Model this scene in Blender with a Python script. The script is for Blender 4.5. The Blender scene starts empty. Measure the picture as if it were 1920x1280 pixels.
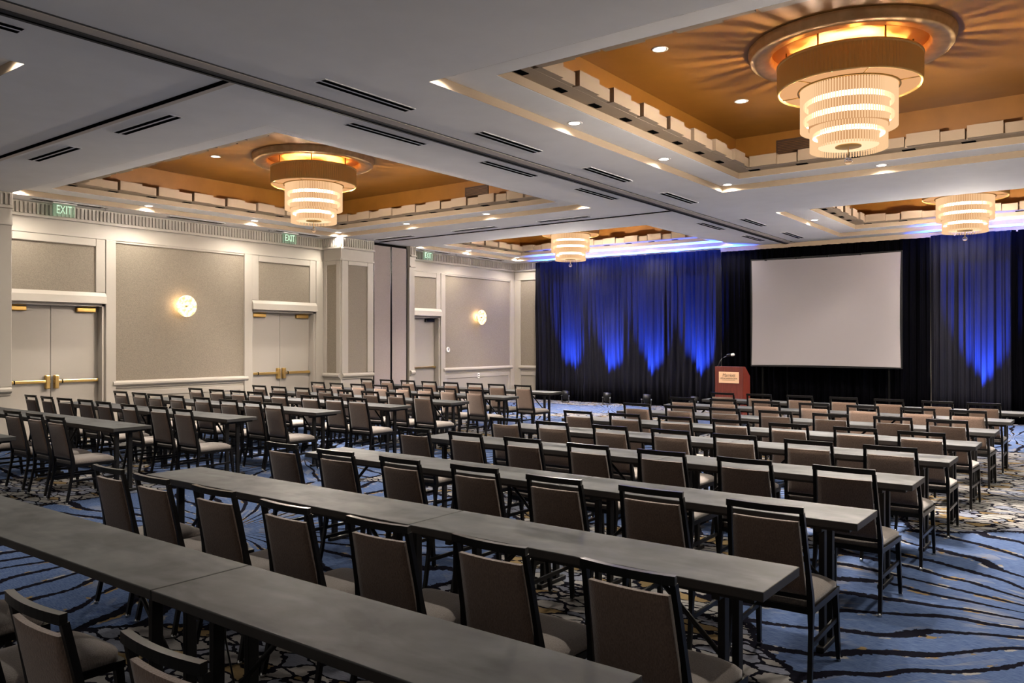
import bpy, bmesh, math, random
from mathutils import Vector, Matrix
random.seed(7)
S = bpy.context.scene
C = S.collection
PI = math.pi
R = math.radians

# ------------------------------------------------------------------ camera
H, F, CO, SI = 1.73, 1502.0, 0.7978, 0.6029
cam = bpy.data.cameras.new('camera'); cam.sensor_width = 36; cam.lens = F / 1920 * 36
cam.clip_end = 200; cam.clip_start = 0.05
co = bpy.data.objects.new('camera', cam); C.objects.link(co)
co.location = (0, 0, H); co.rotation_euler = (R(90), 0, R(37.08)); S.camera = co

def on_y(u, Y):
    k = (u - 960) / F
    return Y * (k * CO - SI) / (CO + k * SI)

# ------------------------------------------------------------------ materials
def mat(name, col=(.5, .5, .5), rough=.5, metal=0.0, **kw):
    m = bpy.data.materials.new(name); m.use_nodes = True
    b = m.node_tree.nodes['Principled BSDF']
    b.inputs['Base Color'].default_value = (*col, 1)
    b.inputs['Roughness'].default_value = rough
    b.inputs['Metallic'].default_value = metal
    for k, v in kw.items():
        b.inputs[k].default_value = v
    return m
def N(m, t, **kw):
    n = m.node_tree.nodes.new(t)
    for k, v in kw.items():
        setattr(n, k, v)
    return n
def L(m, a, b):
    m.node_tree.links.new(a, b)
def bsdf(m):
    return m.node_tree.nodes['Principled BSDF']
def noise_col(m, c1, c2, scale, lo=.35, hi=.65, coord='Object', vscale=(1, 1, 1), detail=4, bump=0, bump_scale=None, dist=0.0):
    tc = N(m, 'ShaderNodeTexCoord'); mp = N(m, 'ShaderNodeMapping'); mp.inputs['Scale'].default_value = vscale
    L(m, tc.outputs[coord], mp.inputs['Vector'])
    nz = N(m, 'ShaderNodeTexNoise'); nz.inputs['Scale'].default_value = scale; nz.inputs['Detail'].default_value = detail
    nz.inputs['Distortion'].default_value = dist
    L(m, mp.outputs['Vector'], nz.inputs['Vector'])
    cr = N(m, 'ShaderNodeValToRGB')
    cr.color_ramp.elements[0].position = lo; cr.color_ramp.elements[0].color = (*c1, 1)
    cr.color_ramp.elements[1].position = hi; cr.color_ramp.elements[1].color = (*c2, 1)
    L(m, nz.outputs['Fac'], cr.inputs['Fac']); L(m, cr.outputs['Color'], bsdf(m).inputs['Base Color'])
    if bump:
        bp = N(m, 'ShaderNodeBump'); bp.inputs['Strength'].default_value = bump; bp.inputs['Distance'].default_value = .01
        L(m, nz.outputs['Fac'], bp.inputs['Height']); L(m, bp.outputs['Normal'], bsdf(m).inputs['Normal'])
    return m
def emis(name, col, s):
    m = mat(name, col, .5)
    b = bsdf(m); b.inputs['Emission Color'].default_value = (*col, 1); b.inputs['Emission Strength'].default_value = s
    return m

M = {}
M['ceiling'] = noise_col(mat('ceiling_paint', rough=.9), (.85, .84, .83), (.88, .87, .86), 3)
M['trim_ceiling'] = mat('warm_lit_trim_beige', (.29, .218, .150), .8)  # riser and dentil cream with the warm lamplight put into its colour
M['gold'] = noise_col(mat('gold_ceiling_paint', rough=.42, metal=.0), (.20, .080, .010), (.235, .096, .013), 2.5)
M['white'] = mat('cream_trim_paint', (.30, .272, .236), .45)
M['wall'] = mat('cream_wall_paint', (.25, .225, .19), .6)
M['door'] = mat('door_paint', (.30, .27, .237), .4)
M['paper'] = noise_col(mat('woven_wallpaper', rough=.75), (.130, .109, .081), (.198, .167, .128), 60, .3, .7, vscale=(1, 1, 1.6), detail=6, bump=.25)
M['brass'] = mat('polished_brass', (.80, .55, .20), .28, 1.0)
M['bronze'] = mat('aged_brass', (.50, .32, .10), .4, 1.0)
M['grille'] = mat('brown_grille', (.035, .014, .004), .7)
M['cover'] = mat('track_cover_beige', (.62, .55, .48), .8)
M['frame'] = mat('black_lacquer', (.003, .0028, .003), .28, **{'Specular IOR Level': .22})
M['blackmetal'] = mat('black_powder_coat', (.004, .004, .0045), .45, **{'Specular IOR Level': .25})
M['glide'] = mat('steel_glide', (.55, .55, .55), .3, 1.0)
M['dark'] = mat('dark_recess', (.004, .004, .004), 1.0, **{'Specular IOR Level': 0.0})
M['track'] = mat('dark_track_metal', (.022, .022, .026), .7, 0)
M['panel'] = noise_col(mat('partition_fabric', rough=.85), (.20, .168, .158), (.245, .205, .195), 90, vscale=(1, 1, 1))
M['screen'] = mat('screen_vinyl', (.205, .186, .188), .85)
M['wood'] = noise_col(mat('mahogany_veneer', rough=.35), (.085, .014, .009), (.14, .024, .014), 6, vscale=(6, 6, .5), detail=5)
M['plaque'] = mat('plaque_brass', (.80, .50, .30), .4, .2)
M['ink'] = mat('engraved_ink', (.08, .04, .015), .5)
M['plastic'] = mat('white_plastic', (.72, .70, .68), .4)
M['canopyring'] = noise_col(mat('brushed_gold_leaf', rough=.34, metal=.25), (.60, .36, .15), (.74, .48, .22), 9)
M['canopydisc'] = mat('orange_glow_gold', (.80, .34, .05), .55)  # gold disc with the orange lamp glow put into its colour
M['drum'] = mat('antique_gold_ribs', (.92, .58, .19), .5, 0)
M['glow_dl'] = emis('downlight_lens', (1, .93, .82), 14)
M['glow_ring'] = emis('light_ring_diffuser', (1, .78, .52), 22)
M['blue_led'] = emis('blue_lens', (.08, .16, 1), 6)

def fabric(name, a, b, sheen=.3):
    m = mat(name, rough=.85)
    noise_col(m, a, b, 220, .3, .7, vscale=(1, 1, .35), detail=3, bump=.3)
    bsdf(m).inputs['Sheen Weight'].default_value = sheen
    return m
M['fabric'] = fabric('taupe_weave', (.070, .040, .026), (.130, .081, .056))
M['seatfab'] = fabric('grey_taupe_weave', (.10, .083, .073), (.175, .150, .134))

m = mat('stone_laminate', rough=.55, **{'Specular IOR Level': .16}); M['table'] = m
noise_col(m, (.015, .0162, .0175), (.058, .061, .064), 2.4, .34, .68, vscale=(1, 2.2, 1), detail=9, dist=.6)
tc = N(m, 'ShaderNodeTexCoord'); n2 = N(m, 'ShaderNodeTexNoise'); n2.inputs['Scale'].default_value = 9; n2.inputs['Detail'].default_value = 6
L(m, tc.outputs['Object'], n2.inputs['Vector'])
mr = N(m, 'ShaderNodeMapRange'); mr.inputs['To Min'].default_value = .48; mr.inputs['To Max'].default_value = .66
L(m, n2.outputs['Fac'], mr.inputs['Value']); L(m, mr.outputs['Result'], bsdf(m).inputs['Roughness'])
M['tedge'] = noise_col(mat('laminate_edge', rough=.5), (.010, .009, .0085), (.020, .018, .017), 6)

m = mat('black_velour', (.0014, .0014, .002), 1.0); M['drape'] = m
bsdf(m).inputs['Specular IOR Level'].default_value = 0.0
m = mat('sheer_black_satin', (.008, .008, .011), 1.0); M['satin'] = m
bsdf(m).inputs['Specular IOR Level'].default_value = 0.0

# lit crystal: clear glass, the lamplight through it put in as its own emission
def lit_clear(name, col, strength, clear):
    m = bpy.data.materials.new(name); m.use_nodes = True; nt = m.node_tree
    nt.nodes.remove(nt.nodes['Principled BSDF'])
    e = N(m, 'ShaderNodeEmission'); e.inputs['Color'].default_value = (*col, 1); e.inputs['Strength'].default_value = strength
    tr = N(m, 'ShaderNodeBsdfTransparent'); tr.inputs['Color'].default_value = (1, .95, .88, 1)
    mx = N(m, 'ShaderNodeMixShader'); mx.inputs['Fac'].default_value = clear
    L(m, e.outputs[0], mx.inputs[1]); L(m, tr.outputs[0], mx.inputs[2]); L(m, mx.outputs[0], nt.nodes['Material Output'].inputs['Surface'])
    return m
M['crystal'] = lit_clear('crystal_rods', (1, .62, .33), 1.0, .16)
M['glow_bottom'] = lit_clear('lit_opal_disc', (1, .72, .44), 1.3, .3)
M['glow_core'] = lit_clear('added_core_glow', (1, .50, .22), .62, .0)
M['glow_glass'] = lit_clear('lit_opal_glass', (1, .50, .22), .80, .02)
M['ball'] = mat('crystal_ball', (1, .95, .9), .02, **{'Transmission Weight': .9, 'IOR': 1.5})
# exit sign acrylic
m = mat('green_acrylic', (.55, .85, .68), .1); M['acrylic'] = m
b = bsdf(m); tr = N(m, 'ShaderNodeBsdfTransparent'); tr.inputs['Color'].default_value = (.86, .96, .90, 1); mx = N(m, 'ShaderNodeMixShader'); mx.inputs['Fac'].default_value = .84
L(m, b.outputs['BSDF'], mx.inputs[1]); L(m, tr.outputs['BSDF'], mx.inputs[2]); L(m, mx.outputs['Shader'], m.node_tree.nodes['Material Output'].inputs['Surface'])
M['exitglow'] = emis('exit_letters', (.62, .92, .74), .2)
m = mat('sconce_glass', (1, .95, .85), .15); M['sconceglass'] = m
noise_col(m, (.55, .40, .18), (.95, .86, .60), 16, .38, .62)
bsdf(m).inputs['Emission Strength'].default_value = .85
L(m, [n for n in m.node_tree.nodes if n.type == 'VALTORGB'][0].outputs['Color'], bsdf(m).inputs['Emission Color'])

# carpet ---------------------------------------------------------------
def carpet():
    m = mat('patterned_carpet', rough=1.0, **{'Specular IOR Level': 0.0})
    nt = m.node_tree
    def math_(op, a, b=None, c=None):
        n = N(m, 'ShaderNodeMath', operation=op)
        for i, v in enumerate((a, b, c)):
            if v is None: continue
            if isinstance(v, (int, float)): n.inputs[i].default_value = v
            else: L(m, v, n.inputs[i])
        return n.outputs[0]
    def mixc(f, a, b):
        n = N(m, 'ShaderNodeMix', data_type='RGBA')
        if isinstance(f, (int, float)): n.inputs[0].default_value = f
        else: L(m, f, n.inputs[0])
        for i, v in ((6, a), (7, b)):
            if isinstance(v, tuple): n.inputs[i].default_value = (*v, 1)
            else: L(m, v, n.inputs[i])
        return n.outputs[2]
    def noise(vec, scale, detail=2, dim='3D'):
        n = N(m, 'ShaderNodeTexNoise'); n.inputs['Scale'].default_value = scale; n.inputs['Detail'].default_value = detail
        L(m, vec, n.inputs['Vector']); return n.outputs['Fac']
    def step(v, lo, hi):
        n = N(m, 'ShaderNodeMapRange', interpolation_type='SMOOTHSTEP')
        L(m, v, n.inputs['Value']); n.inputs['From Min'].default_value = lo; n.inputs['From Max'].default_value = hi
        return n.outputs['Result']
    tc = N(m, 'ShaderNodeTexCoord'); P = tc.outputs['Object']
    centres = [(.62, 6.05, 2.75), (-6.5, 4.3, 2.6), (-3.6, 8.6, 2.0), (-9.6, 7.6, 2.1), (-6.9, 10.6, 1.8), (-13, 4.6, 2.0), (1.9, 12.6, 1.9), (-12.6, 10.2, 2.2),
               (-4.2, 14.3, 1.7), (-9.9, 14.0, 1.5), (-6.6, 16.4, 1.3), (-12.6, 16.6, 2.0), (-10.4, 17.9, 1.2), (-1.5, 17, 2.4), (-10.3, 1.6, 2.0), (.4, .2, 2.2)]
    bd, bx, by = None, None, None
    sx = N(m, 'ShaderNodeSeparateXYZ'); L(m, P, sx.inputs[0]); X, Y = sx.outputs[0], sx.outputs[1]
    for cx, cy, r in centres:
        dx = math_('SUBTRACT', X, cx); dy = math_('SUBTRACT', Y, cy)
        d = math_('DIVIDE', math_('SQRT', math_('ADD', math_('MULTIPLY', dx, dx), math_('MULTIPLY', dy, dy))), r)
        if bd is None: bd, bx, by = d, dx, dy
        else:
            lt = math_('LESS_THAN', d, bd)
            def sel(a, b):   # lt ? a : b
                return math_('ADD', math_('MULTIPLY', a, lt), math_('MULTIPLY', b, math_('SUBTRACT', 1.0, lt)))
            bx, by, bd = sel(dx, bx), sel(dy, by), math_('MINIMUM', d, bd)
    wob = noise(P, .9, 2)
    ang = math_('ARCTAN2', by, bx)
    # streaks radiating from each medallion, wandering a little
    a2 = math_('ADD', math_('MULTIPLY', ang, 6.2), math_('MULTIPLY', wob, 2.2))
    jag = noise(P, 26, 2)
    fr = math_('FRACT', math_('ADD', a2, math_('MULTIPLY', jag, .16)))
    tri = math_('ABSOLUTE', math_('SUBTRACT', fr, .5))
    wid = math_('MULTIPLY_ADD', noise(P, 1.7, 1), 0.21, .0)
    streak = math_('LESS_THAN', tri, wid)
    f2 = math_('FRACT', math_('ADD', math_('MULTIPLY', ang, 14.0), math_('MULTIPLY', wob, 5.0)))
    fine = math_('LESS_THAN', math_('ABSOLUTE', math_('SUBTRACT', f2, .5)), math_('MULTIPLY', math_('SUBTRACT', noise(P, 2.3, 1), .42), 1.8))
    # yarn variation: lines along the room width
    mp = N(m, 'ShaderNodeMapping'); mp.inputs['Scale'].default_value = (6, 70, 1); L(m, P, mp.inputs['Vector'])
    yarn = noise(mp.outputs['Vector'], 3, 3)
    blue = mixc(step(yarn, .3, .7), (.026, .043, .098), (.062, .088, .155))
    mottl = step(noise(P, 2.1, 4), .50, .62)
    cream = mixc(yarn, (.105, .102, .103), (.20, .193, .185))
    gold = mixc(yarn, (.09, .064, .030), (.15, .11, .06))
    black = (.005, .005, .008)
    # stone-like crackle between the medallions
    mp2 = N(m, 'ShaderNodeMapping'); mp2.inputs['Scale'].default_value = (1.5, 3.2, 1); mp2.inputs['Rotation'].default_value = (0, 0, .35)
    wv = N(m, 'ShaderNodeVectorMath', operation='ADD'); L(m, P, wv.inputs[0])
    nn = N(m, 'ShaderNodeTexNoise'); nn.inputs['Scale'].default_value = 3.5; L(m, P, nn.inputs['Vector'])
    sc = N(m, 'ShaderNodeVectorMath', operation='SCALE'); sc.inputs[3].default_value = .22; L(m, nn.outputs['Color'], sc.inputs[0]); L(m, sc.outputs[0], wv.inputs[1])
    L(m, wv.outputs[0], mp2.inputs['Vector'])
    vo = N(m, 'ShaderNodeTexVoronoi', feature='DISTANCE_TO_EDGE'); vo.inputs['Scale'].default_value = 3.2; L(m, mp2.outputs['Vector'], vo.inputs['Vector'])
    vc = N(m, 'ShaderNodeTexVoronoi'); vc.inputs['Scale'].default_value = 3.2; L(m, mp2.outputs['Vector'], vc.inputs['Vector'])
    sv = N(m, 'ShaderNodeSeparateColor'); L(m, vc.outputs['Color'], sv.inputs[0])
    crack = math_('LESS_THAN', vo.outputs['Distance'], math_('MULTIPLY_ADD', jag, .24, -.05))
    stone = mixc(math_('GREATER_THAN', sv.outputs[0], .80), cream, gold)
    stone = mixc(math_('GREATER_THAN', sv.outputs[1], .70), stone, mixc(.5, blue, cream))
    stone = mixc(crack, stone, black)
    # medallion interior
    near = math_('LESS_THAN', tri, math_('ADD', wid, .10))
    dash = math_('MULTIPLY', near, step(noise(P, 5.5, 2), .56, .60))
    inner = mixc(math_('MULTIPLY', math_('MULTIPLY', fine, mottl), .35), blue, cream)
    inner = mixc(dash, inner, mixc(math_('GREATER_THAN', noise(P, 3.1, 1), .5), cream, gold))
    inner = mixc(streak, inner, black)
    rim = math_('ADD', bd, math_('MULTIPLY', math_('SUBTRACT', wob, .5), .34))
    rim = math_('ADD', rim, math_('MULTIPLY', math_('SUBTRACT', jag, .5), .05))
    col = mixc(step(rim, .985, 1.0), inner, stone)
    ring = math_('LESS_THAN', math_('ABSOLUTE', math_('SUBTRACT', rim, .995)), .012)
    col = mixc(ring, col, black)
    L(m, col, bsdf(m).inputs['Base Color'])
    return m
M['carpet'] = carpet()

# ------------------------------------------------------------------ mesh helpers
def BM(): return bmesh.new()
def box(bm, x0, x1, y0, y1, z0, z1, mi=0):
    v = [bm.verts.new(p) for p in ((x0, y0, z0), (x1, y0, z0), (x1, y1, z0), (x0, y1, z0), (x0, y0, z1), (x1, y0, z1), (x1, y1, z1), (x0, y1, z1))]
    fs = [bm.faces.new([v[i] for i in q]) for q in ((3, 2, 1, 0), (4, 5, 6, 7), (0, 1, 5, 4), (1, 2, 6, 5), (2, 3, 7, 6), (3, 0, 4, 7))]
    for f in fs: f.material_index = mi
    return v
def rbox(bm, x0, x1, y0, y1, z0, z1, r=.01, seg=2):
    t = BM(); box(t, x0, x1, y0, y1, z0, z1)
    bmesh.ops.bevel(t, geom=t.edges[:], offset=r, segments=seg, profile=.5, affect='EDGES')
    merge(bm, t)
def merge(bm, t):
    vm = {v: bm.verts.new(v.co) for v in t.verts}
    for f in t.faces:
        nf = bm.faces.new([vm[v] for v in f.verts]); nf.smooth = f.smooth; nf.material_index = f.material_index
    t.free()
def prism(bm, prof, axis, a, b, flip=False):
    """closed 2-D outline swept straight along an axis; outline gives the two other coordinates in order"""
    def P(p, t):
        if axis == 'x': return (t, p[0], p[1])
        if axis == 'y': return (p[0], t, p[1])
        return (p[0], p[1], t)
    A = [bm.verts.new(P(p, a)) for p in prof]; B = [bm.verts.new(P(p, b)) for p in prof]
    n = len(prof)
    for i in range(n): bm.faces.new((A[i], A[(i + 1) % n], B[(i + 1) % n], B[i]))
    bm.faces.new(A[::-1]); bm.faces.new(B)
def tube(bm, pts, rad, seg=8, square=None, cap=True):
    """swept round (or rectangular: square=(half width, half height)) bar along points; rad may be a list"""
    pts = [Vector(p) for p in pts]; rings = []
    n = len(pts)
    for i, p in enumerate(pts):
        d = (pts[min(i + 1, n - 1)] - pts[max(i - 1, 0)]).normalized()
        up = Vector((1, 0, 0)) if abs(d.x) < .8 else Vector((0, 0, 1))
        s = d.cross(up).normalized(); t = s.cross(d).normalized()
        r = rad[i] if isinstance(rad, (list, tuple)) else rad
        if square:
            k = square[i] if isinstance(square, list) else square
            offs = [t * a * k[0] + s * b * k[1] for a, b in ((-1, -1), (1, -1), (1, 1), (-1, 1))]
        else:
            offs = [(t * math.cos(2 * PI * j / seg) + s * math.sin(2 * PI * j / seg)) * r for j in range(seg)]
        rings.append([bm.verts.new(p + o) for o in offs])
    m_ = len(rings[0])
    for a, b in zip(rings, rings[1:]):
        for j in range(m_):
            f = bm.faces.new((a[j], a[(j + 1) % m_], b[(j + 1) % m_], b[j])); f.smooth = not square
    if cap:
        bm.faces.new(rings[0][::-1]); bm.faces.new(rings[-1])
def lathe(bm, prof, seg=48, smooth=True, c=(0, 0), closed=False):
    rings = []
    for r, z in prof:
        if r < 1e-6: rings.append([bm.verts.new((c[0], c[1], z))])
        else: rings.append([bm.verts.new((c[0] + r * math.cos(2 * PI * i / seg), c[1] + r * math.sin(2 * PI * i / seg), z)) for i in range(seg)])
    pr = list(zip(rings, rings[1:])) + ([(rings[-1], rings[0])] if closed else [])
    for a, b in pr:
        for i in range(seg):
            j = (i + 1) % seg
            if len(a) == 1 and len(b) == 1: continue
            if len(a) == 1: f = bm.faces.new((a[0], b[j], b[i]))
            elif len(b) == 1: f = bm.faces.new((a[i], a[j], b[0]))
            else: f = bm.faces.new((a[i], a[j], b[j], b[i]))
            f.smooth = smooth
def xf(bm, mtx):
    bmesh.ops.transform(bm, matrix=mtx, verts=bm.verts[:])
def obj(name, bm, mats, parent=None, loc=None, normals=True, **props):
    if normals: bmesh.ops.recalc_face_normals(bm, faces=bm.faces[:])
    me = bpy.data.meshes.new(name); bm.to_mesh(me); bm.free()
    for k in (mats if isinstance(mats, (list, tuple)) else [mats]):
        me.materials.append(M[k])
    o = bpy.data.objects.new(name, me); C.objects.link(o)
    if parent is not None: o.parent = parent
    if loc: o.location = loc
    for k, v in props.items(): o[k] = v
    return o
def thing(name, label, cat, loc=(0, 0, 0), rz=0, group=None):
    o = bpy.data.objects.new(name, None); C.objects.link(o); o.empty_display_size = .1
    o.location = loc; o.rotation_euler = (0, 0, rz); o['label'] = label; o['category'] = cat
    if group: o['group'] = group
    return o
def tag(o, label, cat, group=None):
    o['label'] = label; o['category'] = cat
    if group: o['group'] = group
    return o
KIDS = {}
def dup(root, loc, rz, label, group=None):
    r = root.copy(); C.objects.link(r); r.location = loc; r.rotation_euler = (0, 0, rz); r['label'] = label
    if group: r['group'] = group
    for ch in list(root.children):
        c = ch.copy(); C.objects.link(c); c.parent = r
        for g in ch.children:
            d = g.copy(); C.objects.link(d); d.parent = c
    return r
def text_mesh(txt, size, depth=.002, shear=0, align='CENTER'):
    cu = bpy.data.curves.new('lettering', 'FONT'); cu.body = txt; cu.size = size; cu.extrude = depth; cu.shear = shear
    cu.align_x = align; cu.align_y = 'CENTER'
    t = bpy.data.objects.new('lettering_source', cu)
    me = bpy.data.meshes.new_from_object(t)
    bpy.data.objects.remove(t); bpy.data.curves.remove(cu)
    return me
ORD = ['zeroth', 'first', 'second', 'third', 'fourth', 'fifth', 'sixth', 'seventh', 'eighth', 'ninth', 'tenth']

# ------------------------------------------------------------------ room shell
XL, XR, YN, YF = -14.87, 2.6, -3.2, 19.75
ZC = 4.13
bm = BM(); box(bm, XL - 1, XR + .3, YN, YF + .3, -.1, 0)
obj('floor', bm, 'carpet', kind='structure')

COF = {'c1': (-5.08, .56, 5.45, 12.34), 'c2': (-14.30, -7.55, 5.45, 12.34), 'c3': (-14.30, -7.60, 14.85, 19.20), 'c4': (-5.08, .56, 14.85, 19.20), 'c5': (-14.30, -7.55, -2.9, 2.99)}
xs = sorted({XL - .3, XR + .3, -14.30, -7.55, -7.60, -5.08, .56}); ys = sorted({YN, YF + .3, -2.9, 2.99, 5.45, 12.34, 14.85, 19.20})
bm = BM()
for i in range(len(xs) - 1):
    for j in range(len(ys) - 1):
        mx_, my_ = (xs[i] + xs[i + 1]) / 2, (ys[j] + ys[j + 1]) / 2
        if any(a < mx_ < b and c < my_ < d for a, b, c, d in COF.values()): continue
        bm.faces.new([bm.verts.new((x, y, ZC)) for x, y in ((xs[i], ys[j]), (xs[i], ys[j + 1]), (xs[i + 1], ys[j + 1]), (xs[i + 1], ys[j]))])
bmesh.ops.remove_doubles(bm, verts=bm.verts[:], dist=1e-4)
o = obj('ceiling', bm, 'ceiling', normals=False, kind='structure'); md = o.modifiers.new('slab', 'SOLIDIFY'); md.thickness = .05; md.offset = -1

def ring(bm, x0, x1, y0, y1, i0, i1, z0, z1):
    """rectangular frame between two insets of a rectangle"""
    a = (x0 + i0, x1 - i0, y0 + i0, y1 - i0); b = (x0 + i1, x1 - i1, y0 + i1, y1 - i1)
    box(bm, a[0], b[0], a[2], a[3], z0, z1); box(bm, b[1], a[1], a[2], a[3], z0, z1)
    box(bm, b[0], b[1], a[2], b[2], z0, z1); box(bm, b[0], b[1], b[3], a[3], z0, z1)
def coffer(key, n):
    x0, x1, y0, y1 = COF[key]
    bm = BM()
    ring(bm, x0, x1, y0, y1, -.06, .003, ZC + .0005, 4.28)          # first riser
    ring(bm, x0, x1, y0, y1, .44, .452, 4.222, 4.36)             # second riser
    root = obj('ceiling_coffer_trim_%d' % n, bm, 'trim_ceiling', kind='structure')
    bm = BM(); ring(bm, x0, x1, y0, y1, .002, .445, 4.22, 4.25); obj('coffer_ledge', bm, 'ceiling', root)   # flat ledge with the downlights
    bm = BM(); ring(bm, x0, x1, y0, y1, .44, .66, 4.31, 4.42)
    # staggered blocks round the inner rim
    def run(a0, a1, put):
        L_ = a1 - a0; k = max(1, round(L_ / .655)); p = L_ / k
        for i in range(k):
            s = a0 + i * p
            put(s + .03, s + .03 + p * .56, 0.75, 4.47); put(s + .03 + p * .56, s + p, .715, 4.445)
    def w(a, b, i, z): box(bm, x0 + .62, x0 + i, a, b, 4.312, z)
    def e(a, b, i, z): box(bm, x1 - i, x1 - .62, a, b, 4.312, z)
    def s_(a, b, i, z): box(bm, a, b, y0 + .62, y0 + i, 4.312, z)
    def n_(a, b, i, z): box(bm, a, b, y1 - i, y1 - .62, 4.312, z)
    run(y0 + .70, y1 - .70, w); run(y0 + .70, y1 - .70, e); run(x0 + .70, x1 - .70, s_); run(x0 + .70, x1 - .70, n_)
    obj('dentil_band', bm, 'trim_ceiling', root)
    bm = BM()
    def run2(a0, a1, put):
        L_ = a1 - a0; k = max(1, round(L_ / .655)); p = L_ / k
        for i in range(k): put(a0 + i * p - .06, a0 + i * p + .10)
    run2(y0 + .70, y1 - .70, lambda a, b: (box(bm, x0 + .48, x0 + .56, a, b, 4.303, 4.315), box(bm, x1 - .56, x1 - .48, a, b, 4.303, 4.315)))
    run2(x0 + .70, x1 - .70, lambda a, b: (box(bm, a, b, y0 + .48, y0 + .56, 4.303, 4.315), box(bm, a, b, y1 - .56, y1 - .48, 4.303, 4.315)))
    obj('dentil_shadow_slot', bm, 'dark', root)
    g = .36
    bm = BM(); ring(bm, x0, x1, y0, y1, g - .05, g, 4.34, 4.86); box(bm, x0 + g - .05, x1 - g + .05, y0 + g - .05, y1 - g + .05, 4.86, 4.92)
    ring(bm, x0, x1, y0, y1, g, .64, 4.423, 4.435)
    obj('gold_ceiling', bm, 'gold', root)
    return root
for i, k in enumerate(COF): coffer(k, i + 1)

# long movable-wall track and the two cross tracks
def track(n, x0, x1, y0, y1, along):
    bm = BM()
    if along == 'y':
        box(bm, x0, x0 + .11, y0, y1, 4.108, 4.131); r = obj('trim_%d' % n, bm, 'track', kind='structure')
        bm = BM(); box(bm, x0 + .045, x0 + .06, y0, y1, 4.104, 4.112); obj('track_slot', bm, 'dark', r)
        bm = BM(); box(bm, x0 + .115, x0 + .25, y0, y1, 4.118, 4.131); obj('track_cover', bm, 'cover', r)
        bm = BM(); box(bm, x0 + .25, x0 + .262, y0, y1, 4.121, 4.131); obj('track_joint', bm, 'track', r)
    else:
        box(bm, x0, x1, y0, y0 + .05, 4.118, 4.131); r = obj('trim_%d' % n, bm, 'dark', kind='structure')
        bm = BM(); box(bm, x0, x1, y0 + .06, y0 + .12, 4.122, 4.131); obj('track_cover', bm, 'cover', r)
track(1, -6.50, 0, YN + .1, YF - .02, 'y')
track(2, -14.2, -6.52, 4.27, 0, 'x')
track(3, -14.2, -6.52, 13.46, 0, 'x')

# ---- left wall -----------------------------------------------------------
W = -14.85
OPEN = [(5.50, 7.23), (10.35, 12.07), (14.70, 16.36)]
DZ = 2.42
bm = BM()
edges = [YN] + [v for o in OPEN for v in o] + [YF]
for i in range(0, len(edges), 2): box(bm, W - .35, W, edges[i], edges[i + 1], 0, ZC + .05)
for a, b in OPEN: box(bm, W - .35, W, a, b, DZ, ZC + .05)
wl = obj('wall_left', bm, 'wall', kind='structure')
bm = BM()   # casings and frames
for a, b in ((7.23, 7.42), (10.16, 10.35), (12.07, 12.30), (16.36, 16.54), (19.52, 19.74), (5.32, 5.50)):
    rbox(bm, W - .01, W + .05, a, b, 0, 3.60, .012)
for a, b in OPEN:
    prism(bm, [(W - .02, DZ), (W + .10, DZ), (W + .085, DZ + .13), (W + .03, DZ + .20), (W - .02, DZ + .20)], 'y', a, b)
    for q in ((a, a + .17, 2.62, 3.60), (b - .17, b, 2.62, 3.60), (a + .17, b - .17, 3.46, 3.60)):
        rbox(bm, W - .01, W + .035, q[0], q[1], q[2], q[3], .01)
for a, b in ((7.42, 10.16), (16.54, 19.52)):
    rbox(bm, W - .01, W + .03, a, b, 3.555, 3.61, .01)
obj('casing', bm, 'white', wl)
bm = BM()   # wallpaper fields
for a, b, z0, z1 in ((7.42, 10.16, 1.0, 3.56), (16.54, 19.52, 1.0, 3.56)) + tuple((a + .17, b - .17, 2.62, 3.46) for a, b in OPEN):
    box(bm, W - .005, W + .006, a, b, z0, z1)
obj('wallpaper', bm, 'paper', wl)
railp = [(0, .86), (.025, .865), (.03, .895), (.06, .905), (.085, .93), (.085, .965), (.06, .99), (.02, 1.0), (0, 1.0)]
bm = BM()
for a, b in ((7.36, 10.24), (16.46, 19.60)): prism(bm, [(W + p, z) for p, z in railp], 'y', a, b)
obj('chair_rail', bm, 'white', wl)
bm = BM()
for a, b in ((7.42, 10.16), (16.54, 19.52)):
    for q in ((a, b, .70, .80), (a, b, 0, .16), (a, a + .1, .16, .70), (b - .1, b, .16, .70)): rbox(bm, W - .01, W + .02, q[0], q[1], q[2], q[3], .006)
obj('wainscot', bm, 'white', wl)
def entabl(bm, fl, face, a, b):
    """cornice run: face(p0,p1,a,b,z0,z1) places a box that stands p0..p1 proud of the wall between a and b"""
    face(bm, 0, .045, a, b, 3.60, 3.635); face(bm, 0, .02, a, b, 3.635, 3.865)
    face(bm, 0, .085, a, b, 3.865, 3.885); face(bm, 0, .065, a, b, 3.885, 3.91)
    face(bm, 0, .035, a, b, 3.91, 4.125)
    n = max(2, int((b - a) / .066))
    for i in range(n):
        t = a + (i + .5) * (b - a) / n; face(fl, .03, .058, t - .017, t + .017, 3.92, 4.10)
bm, fl = BM(), BM()
def fx(bm, p0, p1, a, b, z0, z1): box(bm, W + p0, W + p1, a, b, z0, z1)
entabl(bm, fl, fx, 5.44, 12.30); entabl(bm, fl, fx, 14.72, 19.74)
obj('cornice', bm, 'white', wl); obj('fluted_frieze', fl, 'white', wl)

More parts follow.
